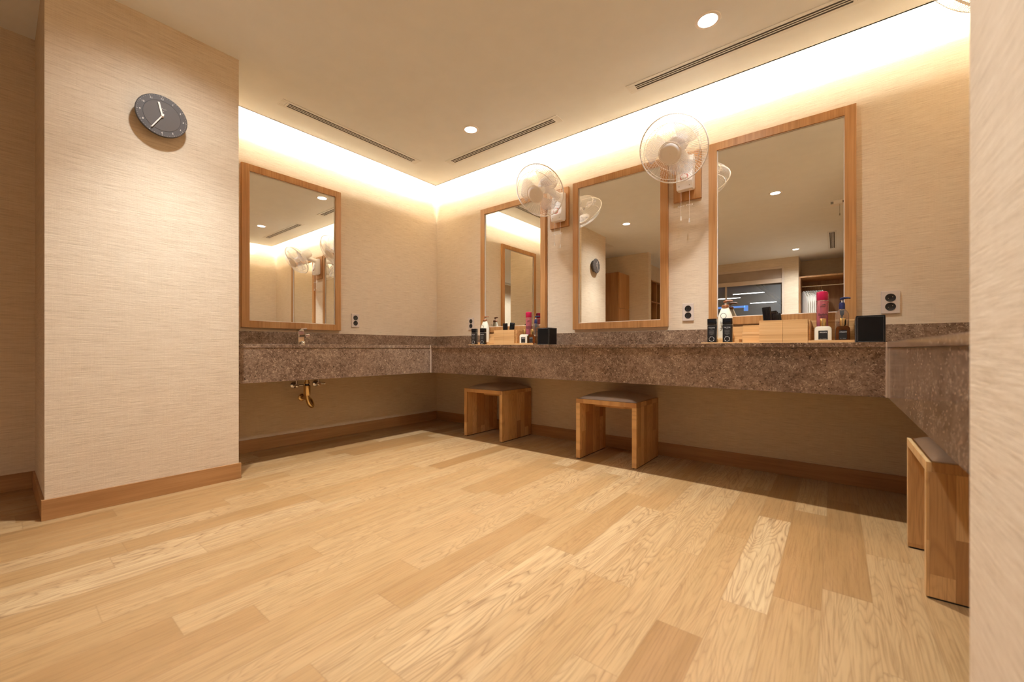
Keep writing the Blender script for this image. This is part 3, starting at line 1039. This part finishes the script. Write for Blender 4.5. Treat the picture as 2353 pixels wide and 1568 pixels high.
def make_organizer():
    t = thing('bamboo_organizer', '', 'organizer', (0, 0, 0), 0, GT['org'])
    B = M['bamboo']
    # local origin: left front corner of the left tray, on the counter
    m = MB(); m.box(0, 0.178, 0, 0.19, 0, 0.0065, 0.0008); m.box(0, 0.178, 0, 0.006, 0.0, 0.0085, 0.0008)
    m.build('low_tray', B, t, smooth=0)
    m = MB(); m.box(0.020, 0.185, 0.075, 0.185, 0.006, 0.026, 0.0008); m.build('step_tray', B, t, smooth=0)
    m = MB(); m.box(0.181, 0.290, 0.012, 0.17, 0, 0.0085, 0.0008); m.build('middle_tray', B, t, smooth=0)
    m = MB(); m.box(0.205, 0.290, 0.045, 0.14, 0.0085, 0.062, 0.001); m.build('small_box', B, t, smooth=0)
    m = MB(); m.box(0.020, 0.200, 0.187, 0.196, 0, 0.100, 0.001); m.box(0.193, 0.292, 0.150, 0.159, 0.0, 0.104, 0.001)
    m.build('back_panel', B, t, smooth=0)
    # tall open box for combs: four walls and a bottom
    m = MB()
    x0, x1, y0, y1, h, th = 0.292, 0.505, 0.0, 0.13, 0.120, 0.008
    m.box(x0, (x0 + x1) / 2 - 0.0004, y0, y0 + th, 0, h, 0.0008); m.box((x0 + x1) / 2 + 0.0004, x1, y0, y0 + th, 0, h, 0.0008)
    m.box(x0, x1, y1 - th, y1, 0, h, 0.0008); m.box(x0, x0 + th, y0 + th, y1 - th, 0, h, 0.0008); m.box(x1 - th, x1, y0 + th, y1 - th, 0, h, 0.0008)
    m.box(x0 + th, x1 - th, y0 + th, y1 - th, 0, 0.008)
    m.build('comb_box', B, t, smooth=0)
    m = MB(); m.box(0.506, 0.688, 0.0, 0.19, 0, 0.0065, 0.0008); m.box(0.506, 0.688, 0.0, 0.006, 0, 0.0145, 0.0008)
    m.build('low_tray', B, t, smooth=0)
    m = MB(); m.box(0.506, 0.692, 0.187, 0.196, 0, 0.120, 0.001); m.box(0.506, 0.514, 0.02, 0.187, 0.006, 0.117, 0.001); m.build('back_panel', B, t, smooth=0)
    return t

def rrect(w, d, r, n=5):
    pts = []
    for cx, cy, a0 in ((w / 2 - r, d / 2 - r, 0), (-w / 2 + r, d / 2 - r, PI / 2), (-w / 2 + r, -d / 2 + r, PI), (w / 2 - r, -d / 2 + r, 1.5 * PI)):
        for k in range(n + 1):
            a = a0 + PI / 2 * k / n
            pts.append((cx + r * math.cos(a), cy + r * math.sin(a)))
    return pts

def make_black_bottle():
    t = thing('black_bottle', '', 'bottle', (0, 0, 0), 0, GT['bb'])
    b_ = MB().poly(rrect(0.047, 0.034, 0.007), 0, 0.093, 'Z', 0.0012).build('bottle_body', M['black'], t)
    MB().poly(rrect(0.0475, 0.0345, 0.007), 0.0945, 0.126, 'Z', 0.0012).build('cap', M['black_gloss'], t)
    y = -0.0172
    text('THE STYLE', 0.0070, M['white_ink'], b_, (0, y, 0.078), (PI / 2, 0, 0))
    ln = MB()
    ln.box(-0.006, 0.006, y - 0.0002, y + 0.0005, 0.0715, 0.0726)
    for k in range(6):
        hw = (0.013, 0.012, 0.0125, 0.011, 0.0125, 0.006)[k]
        ln.box(-hw, hw, y - 0.0002, y + 0.0005, 0.062 - k * 0.0042, 0.0628 - k * 0.0042)
    ln.build('small_print', M['grey_ink'], b_, smooth=0)
    mk = MB()
    for k in range(7):
        a0 = 2 * PI * k / 7
        pts = [(0.0125 * math.cos(a0 + s * 0.68), y - 0.0002, 0.019 + 0.0125 * math.sin(a0 + s * 0.68)) for s in (0, .25, .5, .75, 1)]
        mk.tube(pts, 0.0007 if k % 2 else 0.0012, 5)
    mk.build('ring_mark', M['white_ink'], b_)
    return t

def pump_head(t, zb, mat, name='pump', nozzle=1, reach=0.042, r=0.014, hgt=0.036):
    p = MB()
    p.lathe([(0, zb), (r, zb), (r, zb + hgt * 0.75), (r * 0.8, zb + hgt), (r * 0.35, zb + hgt), (r * 0.33, zb + hgt)], 26)
    o = p.build('pump_collar', mat, t)
    q = MB().lathe([(0.0038, zb + hgt - 0.001), (0.0038, zb + hgt + 0.014)], 14).build('pump_stem', M['white_ink'], t)
    z = zb + hgt + 0.012
    h = MB().lathe([(0, z + 0.012), (0.0085, z + 0.011), (0.0095, z + 0.004), (0.007, z), (0, z)], 22)
    h.tube([(0, 0, z + 0.008), (nozzle * reach * 0.5, 0, z + 0.0095), (nozzle * reach * 0.85, 0, z + 0.009), (nozzle * reach, 0, z + 0.0065)], [0.0058, 0.0048, 0.004, 0.0036], 12)
    h.build('pump_head', mat, t)

def make_lotion():
    t = thing('lotion_bottle', '', 'bottle', (0, 0, 0), 0, GT['lot'])
    b_ = MB().lathe([(0, 0), (0.036, 0.0), (0.039, 0.003), (0.040, 0.012), (0.040, 0.105), (0.0385, 0.122), (0.033, 0.142), (0.023, 0.166), (0.0185, 0.178), (0.0, 0.178)], 44, None, 0, 1.0, 0.72).build('bottle_body', M['cream_plastic'], t)
    pump_head(t, 0.177, M['brown_pump'], nozzle=1, reach=0.038, r=0.0185, hgt=0.016)
    y = -0.0288
    mk = MB().tube([(0.0145 * math.cos(2 * PI * i / 32), y - 0.0008 + 0.0035 * (math.cos(2 * PI * i / 32) ** 2) , 0.128 + 0.0145 * math.sin(2 * PI * i / 32)) for i in range(32)], 0.0012, 5, True, 0, Matrix.Rotation(0.10, 4, 'X'))
    # the ring lies on the shoulder of the bottle
    mk = mk.build('ring_mark', M['black_ink'], b_)
    mk.location = (0, -0.0085, 0.004)
    text('body', 0.017, M['brown_ink'], b_, (-0.004, -0.0295, 0.094), (PI / 2, 0, 0), shear=0.2)
    fl = MB()
    for k in range(6):
        a = 0.5 + k * 0.85
        cx, cz = -0.004 + 0.010 * math.cos(a * 1.7), 0.066 + 0.009 * math.sin(a * 2.1)
        fl.tube([(cx, -0.0293, cz), (cx + 0.006 * math.cos(a), -0.0295, cz + 0.006 * math.sin(a)), (cx + 0.010 * math.cos(a + .5), -0.0293, cz + 0.010 * math.sin(a + .5))], [0.0008, 0.0022, 0.0006], 6)
    fl.build('leaf_print', M['brown_ink'], b_)
    return t

def make_can():
    t = thing('hair_spray_can', '', 'spray can', (0, 0, 0), 0, GT['can'])
    b_ = MB().lathe([(0, 0), (0.022, 0), (0.0245, 0.003), (0.0245, 0.209), (0.0235, 0.213), (0, 0.213)], 40).build('can_body', M['rose'], t)
    MB().lathe([(0.0242, 0.211), (0.0250, 0.2125), (0.0250, 0.250), (0.0235, 0.256), (0.019, 0.2585), (0, 0.2585)], 40).build('cap', M['pink'], t)
    MB().lathe([(0.0247, 0.2095), (0.0252, 0.2105), (0.0247, 0.2115)], 40).build('seam_ring', M['chrome'], t)
    y = -0.0250
    text('Stylish', 0.017, M['black_ink'], b_, (0.0, y, 0.139), (PI / 2, 0, 0), shear=0.1, spacing=0.9)
    mk = MB()
    mk.tube([(-0.004, y - 0.0002, 0.186), (0.001, y, 0.190), (0.005, y, 0.187)], 0.0014, 5)
    mk.tube([(0.003, y + 0.0002, 0.189), (0.008, y + 0.001, 0.1915), (0.013, y + 0.0028, 0.187)], 0.0014, 5)
    for k in range(6):
        x = -0.010 + k * 0.0037
        mk.box(x, x + 0.0024, y - 0.0004 + abs(x) * 0.1, y + 0.001 + abs(x) * 0.12, 0.178, 0.1815)
    mk.build('brand_mark', M['black_ink'], b_)
    mk = MB()
    for k in range(5):
        x = -0.012 + k * 0.005
        mk.box(x, x + 0.0036, y - 0.0002 + x * x * 18, y + 0.001 + x * x * 18, 0.124, 0.128)
    mk.build('small_print', M['black_ink'], b_, smooth=0)
    return t

def make_pump_bottle():
    t = thing('pump_bottle', '', 'bottle', (0, 0, 0), 0, GT['pump'])
    b_ = MB().lathe([(0, 0), (0.028, 0), (0.030, 0.003), (0.030, 0.128), (0.028, 0.138), (0.020, 0.149), (0.014, 0.154), (0.013, 0.160), (0.0, 0.160)], 40).build('bottle_body', M['clear'], t)
    MB().lathe([(0, 0.004), (0.0285, 0.004), (0.0285, 0.060), (0, 0.060)], 32).build('gel_filling', M['clear'], b_)
    MB().lathe([(0.0022, 0.008), (0.0022, 0.125), (0.007, 0.13), (0.0085, 0.150)], 12).build('dip_tube', M['white_ink'], b_)
    pump_head(t, 0.157, M['navy'], nozzle=1, reach=0.036, r=0.0135, hgt=0.032)
    y = -0.0303
    mk = MB()
    for (z, xs) in ((0.112, (0.004, 0.012)), (0.104, (-0.012, -0.004)), (0.097, (-0.004, 0.006)), (0.0905, (-0.016, 0.014))):
        x = xs[0]
        while x < xs[1]:
            mk.box(x, x + 0.0022, y + x * x * 16 - 0.0003, y + 0.0008 + x * x * 16, z, z + 0.0032)
            x += 0.0032
    mk.build('small_print', M['black_ink'], b_, smooth=0)
    return t

def make_flask(kind, mat, wd, name):
    t = thing(name, '', 'bottle', (0, 0, 0), 0, GT[kind])
    h, D = 0.079, 0.036
    def oct_(hgt, r):
        pts = []
        w2 = wd / 2
        for cx, cz, a0 in ((w2 - r, hgt - r, 0), (-w2 + r, hgt - r, PI / 2)):
            for k in range(7):
                a = a0 + PI / 2 * k / 6
                pts.append((cx + r * math.cos(a), cz + r * math.sin(a)))
        r2 = 0.006
        for cx, cz, a0 in ((-w2 + r2, r2, PI), (w2 - r2, r2, 1.5 * PI)):
            for k in range(4):
                a = a0 + PI / 2 * k / 3
                pts.append((cx + r2 * math.cos(a), cz + r2 * math.sin(a)))
        return pts
    b_ = MB().poly(oct_(h, 0.016), -D / 2, D / 2, 'Y', 0.005).build('flask_body', mat, t, smooth=50)
    MB().lathe([(0, h - 0.001), (0.011, h - 0.001), (0.011, h + 0.004), (0.0135, h + 0.0045), (0.0135, h + 0.038), (0.0125, h + 0.040), (0, h + 0.040)], 30).build('gold_cap', M['brass'], t)
    y = -D / 2 - 0.0006
    lb = MB().box(-wd * 0.27, wd * 0.27, y, y + 0.0008, 0.012, 0.057).build('label', M['black_ink'], b_, smooth=0)
    text('ARGAN', 0.0088, M['white_ink'], lb, (0, y - 0.0002, 0.048), (PI / 2, 0, 0), shear=0.25)
    ln = MB()
    ln.box(-wd * 0.20, -wd * 0.10, y - 0.0003, y + 0.0004, 0.0155, 0.0168); ln.box(-wd * 0.02, wd * 0.20, y - 0.0003, y + 0.0004, 0.0155, 0.0168)
    ln.build('small_print', M['grey_ink'], lb, smooth=0)
    return t

def make_leather_box():
    t = thing('leather_box', '', 'box', (0, 0, 0), 0, GT['box'])
    wd, D, h = 0.106, 0.120, 0.126
    b_ = MB().box(0, wd, 0, D, 0, h, 0.003).build('box_body', M['black_leather'], t, smooth=0)
    s = MB()
    e, q = 0.006, 0.0004
    s.tube([(e, -q, e), (wd - e, -q, e), (wd - e, -q, h - e), (e, -q, h - e)], 0.0004, 5, True)
    for x in (-q, wd + q):
        s.tube([(x, e, e), (x, D - e, e), (x, D - e, h - e), (x, e, h - e)], 0.0004, 5, True)
    s.build('stitching', M['stitch'], b_)
    return t

def make_comb():
    t = thing('hair_comb', '', 'comb', (0, 0, 0), 0, GT['comb'])
    sp_ = MB().poly(rrect(0.044, 0.012, 0.004), 0, 0.186, 'Z', 0.0015).build('comb_back', M['black_gloss'], t)
    te = MB()
    for k in range(5):
        x = -0.015 + k * 0.0075
        te.tube([(x, -0.006, 0.004), (x, -0.0085, 0.09), (x, -0.0075, 0.172), (x, -0.003, 0.187)], 0.0022, 6)
    te.build('teeth', M['black_gloss'], t)
    return t

def put(o, p, rz, label, sc=(1, 1, 1), ry=0.0):
    o.location = p
    o.rotation_euler = (0, ry, rz)
    o.scale = sc
    o['label'] = label
    return o

OY = -0.213
OS = (1.07, 0.96, 1.10)
TZ = Z0 + 0.0075                 # top of the low trays
org = put(make_organizer(), (2.716, OY, Z0), 0, 'pale bamboo tray organizer below the largest, rightmost mirror', OS)
put(dup(org), (0.688, OY, Z0), 0, 'pale bamboo tray organizer below the mirror nearest the corner', OS)
k = (1.10, 1.10, 1.17)
bb = put(make_black_bottle(), (2.774, -0.188, TZ + 0.0003), 0, 'leftmost black square bottle of the nearer toiletry set, below the rightmost mirror', k)
put(dup(bb), (2.860, -0.188, TZ + 0.0003), 0, 'black square bottle standing in front of the cream lotion bottle, below the rightmost mirror', k)
put(dup(bb), (0.741, -0.188, TZ + 0.0003), 0.15, 'leftmost black square bottle of the far toiletry set, near the room corner', k)
put(dup(bb), (0.850, -0.188, TZ + 0.0003), 0.15, 'second black square bottle of the far set, in front of its lotion bottle', k)
k = (1.10, 1.10, 1.13)
lo_ = put(make_lotion(), (2.828, -0.092, Z0 + 0.029), 0, 'cream lotion bottle with brown pump, below the rightmost mirror', k)
put(dup(lo_), (0.782, -0.088, Z0 + 0.029), 0.2, 'cream lotion bottle with brown pump, below the mirror nearest the corner', k)
k = (1.07, 1.07, 1.085)
cn = put(make_can(), (3.317, -0.100, TZ), 0.05, 'tall pink hair spray can marked Stylish, in the nearer toiletry set', k)
put(dup(cn), (1.294, -0.092, TZ), 0.4, 'tall pink hair spray can in the far toiletry set near the corner', k)
k = (1.0, 1.0, 1.13)
pb = put(make_pump_bottle(), (3.402, -0.100, TZ), 0.05, 'clear bottle with navy pump head, left of the nearer black box', k)
put(dup(pb), (1.374, -0.098, TZ), 0.9, 'clear bottle with navy pump head, left of the far black box', k)
k = (1.02, 1.0, 1.05)
wf = put(make_flask('white', M['cream_plastic'], 0.073, 'white_flask'), (3.322, -0.178, TZ + 0.0003), 0, 'white flask with gold cap in front of the nearer pink can', k)
put(dup(wf), (1.310, -0.178, TZ + 0.0003), 0.1, 'white flask with gold cap in front of the far pink can', k)
af = put(make_flask('amber', M['amber'], 0.058, 'amber_flask'), (3.405, -0.176, TZ + 0.0003), 0, 'amber flask with gold cap right of the nearer white flask', k)
put(dup(af), (1.388, -0.174, TZ + 0.0003), 0.1, 'amber flask with gold cap right of the far white flask', k)
k = (1.05, 1.0, 1.10)
lb_ = put(make_leather_box(), (3.4575, -0.222, Z0), 0, 'black leather box with pale stitching on the counter below the rightmost outlet', k)
put(dup(lb_), (1.475, -0.222, Z0), 0, 'black leather box with pale stitching, right end of the far toiletry set', k)
cm = put(make_comb(), (3.078, -0.168, Z0 + 0.0155), 0.1, 'ridged black comb leaning left, tallest in the nearer bamboo box', (1, 1, 1.06), -0.10)
for p, ry, rz, sz, lab in (
        ((3.100, -0.125, Z0 + 0.0105), -0.06, 0.5, 0.94, 'black comb just right of the tallest one in the nearer bamboo box'),
        ((3.125, -0.160, Z0 + 0.0135), -0.12, -0.2, 0.86, 'shortest black comb, right end of the bunch in the nearer bamboo box'),
        ((1.098, -0.168, Z0 + 0.0105), -0.02, 0.2, 0.98, 'ridged black comb at the left of the bunch in the far bamboo box'),
        ((1.118, -0.125, Z0 + 0.0135), 0.10, 0.6, 1.0, 'black comb in the middle of the bunch in the far bamboo box'),
        ((1.150, -0.160, Z0 + 0.0155), 0.12, -0.3, 0.93, 'black comb at the right of the bunch in the far bamboo box')):
    put(dup(cm), p, rz, lab, (1, 1, sz), ry)

# ------------------------------------------------------------------ things seen only in the mirrors
lk = thing('tall_locker', 'tall brown wooden locker reflected in the middle mirror', 'locker', (-0.065, -4.178, 0))
MB().box(0.002, 0.498, 0.0, 0.45, 0.0, 2.08, 0.002).build('locker_body', M['cabinet'], lk, smooth=0)
MB().box(0.498, 0.516, 0.004, 0.446, 1.462, 2.076, 0.0015).build('upper_door', M['frame'], lk, smooth=0)
MB().box(0.498, 0.516, 0.004, 0.446, 0.08, 1.456, 0.0015).build('lower_door', M['frame'], lk, smooth=0)

sh = thing('open_shelves', 'dark wooden pigeonhole shelves reflected at the right edge of the middle mirror', 'shelves', (0.452, -5.50, 0))
MB().box(0, 0.012, 0.0, 1.19, 0.0, 2.0, 0.001).build('back_panel', M['dark_wood'], sh, smooth=0)
for k in range(5):
    y = k * 0.2925
    MB().box(0.012, 0.345, y, y + 0.02, 0.02, 1.98, 0.001).build('upright', M['cabinet'], sh, smooth=0)
for k in range(6):
    z = k * 0.375 + 0.09
    MB().box(0.012, 0.348, 0.02, 1.17, z, z + 0.02, 0.001).build('shelf', M['cabinet'], sh, smooth=0)

win = MB()
win.box(1.0, 1.04, -6.27, -6.19, 0.9, 2.30); win.box(2.585, 2.62, -6.27, -6.185, 0.9, 2.30)
win.box(1.04, 2.585, -6.27, -6.19, 2.26, 2.30); win.box(1.04, 2.585, -6.27, -6.19, 0.9, 0.94)
win.box(1.62, 1.65, -6.265, -6.215, 0.94, 2.26)
w1 = struct('window_1', win, M['alu'], 'wide window onto a dark office, reflected in the right mirror', 'window')
MB().box(1.04, 2.585, -6.243, -6.237, 0.94, 2.0).build('window_pane', M['pane'], w1, smooth=0)
bl = thing('roller_blind', 'beige roller blind rolled down over the top of the reflected window', 'blind', (1.04, -6.205, 0))
MB().box(0.0, 1.545, -0.012, -0.006, 2.075, 2.262, 0.001).build('blind_cloth', M['blind'], bl, smooth=0)
MB().box(0.0, 1.545, -0.016, 0.010, 1.998, 2.078, 0.002).build('bottom_rail', M['alu'], bl, smooth=0)

# office beyond the window
off = MB()
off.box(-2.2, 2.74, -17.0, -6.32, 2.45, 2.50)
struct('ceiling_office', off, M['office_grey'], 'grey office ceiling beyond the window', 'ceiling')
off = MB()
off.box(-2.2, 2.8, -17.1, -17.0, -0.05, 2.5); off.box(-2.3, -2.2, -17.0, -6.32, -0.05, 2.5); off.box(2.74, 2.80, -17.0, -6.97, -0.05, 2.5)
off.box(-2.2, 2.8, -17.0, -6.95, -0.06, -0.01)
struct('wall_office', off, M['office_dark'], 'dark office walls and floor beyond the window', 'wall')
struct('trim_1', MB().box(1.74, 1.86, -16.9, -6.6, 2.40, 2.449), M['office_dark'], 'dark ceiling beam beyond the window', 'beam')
for (x0, x1, y, lab) in ((0.89, 1.76, -11.2, 'upper fluorescent tube seen through the reflected window, middle of its pane'),
                         (-0.6, 0.91, -12.25, 'fluorescent tube at the left edge of the reflected window'),
                         (0.90, 1.72, -14.35, 'lowest fluorescent tube seen through the reflected window'),
                         (-0.6, 0.70, -9.86, 'nearest fluorescent tube at the upper left of the reflected window')):
    t = thing('fluorescent_light', lab, 'ceiling light', (0, y, 2.45), 0, 'fluorescent tubes in the dark office')
    MB().box(x0 - 0.02, x1 + 0.02, -0.05, 0.05, -0.02, -0.001).build('housing', M['alu'], t, smooth=0)
    MB().box(x0, x1, -0.016, 0.016, -0.028, -0.0205).build('tube', M['tube_on'], t, smooth=0)
sg = thing('blue_sign', 'glowing blue bar low in the reflected window', 'sign', (0.0, -10.05, 0))
MB().box(0.3, 1.40, -0.03, 0.03, 1.905, 1.955, 0.008).box(1.36, 1.46, -0.03, 0.03, 1.81, 1.96, 0.008).build('sign_body', M['blue_on'], sg, smooth=0)

# closet with gowns
cl = thing('clothes_closet', 'open wooden clothes closet reflected at the right of the right mirror', 'closet', (2.842, -6.79, 0))
MB().box(0.002, 0.026, 0.0, 0.605, 0.0, 2.045, 0.001).build('side_panel', M['cabinet'], cl, smooth=0)
MB().box(0.002, 0.685, 0.0, 0.61, 2.045, 2.073, 0.001).build('top_shelf', M['frame'], cl, smooth=0)
MB().box(0.026, 0.685, 0.0, 0.012, 0.0, 2.045, 0.001).build('back_panel', M['dark_wood'], cl, smooth=0)
MB().tube([(0.026, 0.31, 1.918), (0.685, 0.31, 1.918)], 0.011, 12).build('hanging_rail', M['chrome'], cl)

def make_gown(i):
    m = MB()
    ph = i * 1.3
    def fn(u, v):
        # u: round the gown, v: from the neck down
        a = 2 * PI * u
        z = -0.10 - v * 0.95
        sp_ = min(1.0, v / 0.16)
        wx = 0.004 + 0.003 * sp_ + 0.0045 * min(1.0, v * 2.2)
        wy = 0.045 + 0.17 * sp_ ** 0.8 + 0.02 * v
        rip = 1 + 0.10 * math.sin(5 * a + ph) * min(1, v * 3)
        return Vector((wx * math.cos(a) * rip, wy * math.sin(a), z - 0.015 * abs(math.sin(a)) * sp_ * 2))
    m.grid(fn, 28, 18)
    return tag(m.build('hanging_gown', M['gown'], smooth=80), None, 'gown', 'white gowns in the closet')

def make_hanger():
    h = MB()
    hook = [(0, 0.011 * math.sin(a) , -0.001 + 0.0125 * math.cos(a)) for a in [(-1.9 + 0.42 * k) for k in range(9)]]
    hook += [(0, 0.006, -0.03), (0, 0.0, -0.05), (0, 0, -0.085)]
    h.tube(hook, 0.0016, 6)
    h.tube([(0, -0.19, -0.155), (0, -0.08, -0.105), (0, 0.0, -0.085), (0, 0.08, -0.105), (0, 0.19, -0.155)], 0.0035, 8)
    return tag(h.build('clothes_hanger', M['brass']), None, 'hanger', 'hangers on the closet rail')
hg0 = make_hanger()
XS = [2.895, 2.932, 2.962, 2.988, 3.012, 3.042, 3.078, 3.100, 3.130, 3.168]
ORD = ['first', 'second', 'third', 'fourth', 'fifth', 'sixth', 'seventh', 'eighth', 'ninth', 'tenth']
for i, x in enumerate(XS):
    gw = make_gown(i)
    gw.location = (x, -6.48, 1.930)
    gw.rotation_euler = (0, 0, -0.36)
    gw['label'] = ORD[i] + ' white gown from the left on the closet rail, seen in the right mirror'
    hh = hg0 if i == 0 else dup(hg0)
    hh.location = (x, -6.48, 1.930)
    hh.rotation_euler = (0, 0, gw.rotation_euler.z)
    hh['label'] = 'clothes hanger of the ' + ORD[i] + ' gown from the left in the closet mirror image'

# small white unit with a pull cord on the ceiling above the viewer
un = thing('ceiling_unit', 'small white box with a pull cord, reflected at the right mirror\'s right edge', 'box', (3.40, -3.06, H))
MB().box(-0.075, 0.075, -0.05, 0.05, -0.045, 0.0, 0.004).build('unit_body', M['white_plastic'], un, smooth=0)
MB().box(-0.072, -0.046, 0.0495, 0.0510, -0.040, -0.012).build('grey_panel', M['grey_ink'], un, smooth=0)
MB().box(0.035, 0.068, 0.0495, 0.0510, -0.040, -0.012).build('dark_panel', M['brown_ink'], un, smooth=0)
pc = MB().tube([(0.01, 0.03, -0.044), (0.01, 0.03, -0.150)], 0.0013, 6).build('pull_cord', M['grey_ink'], un)
MB().lathe([(0, -0.15), (0.003, -0.15), (0.006, -0.175), (0, -0.178)], 12, Matrix.Translation((0.01, 0.03, 0))).build('cord_bob', M['grey_ink'], pc)
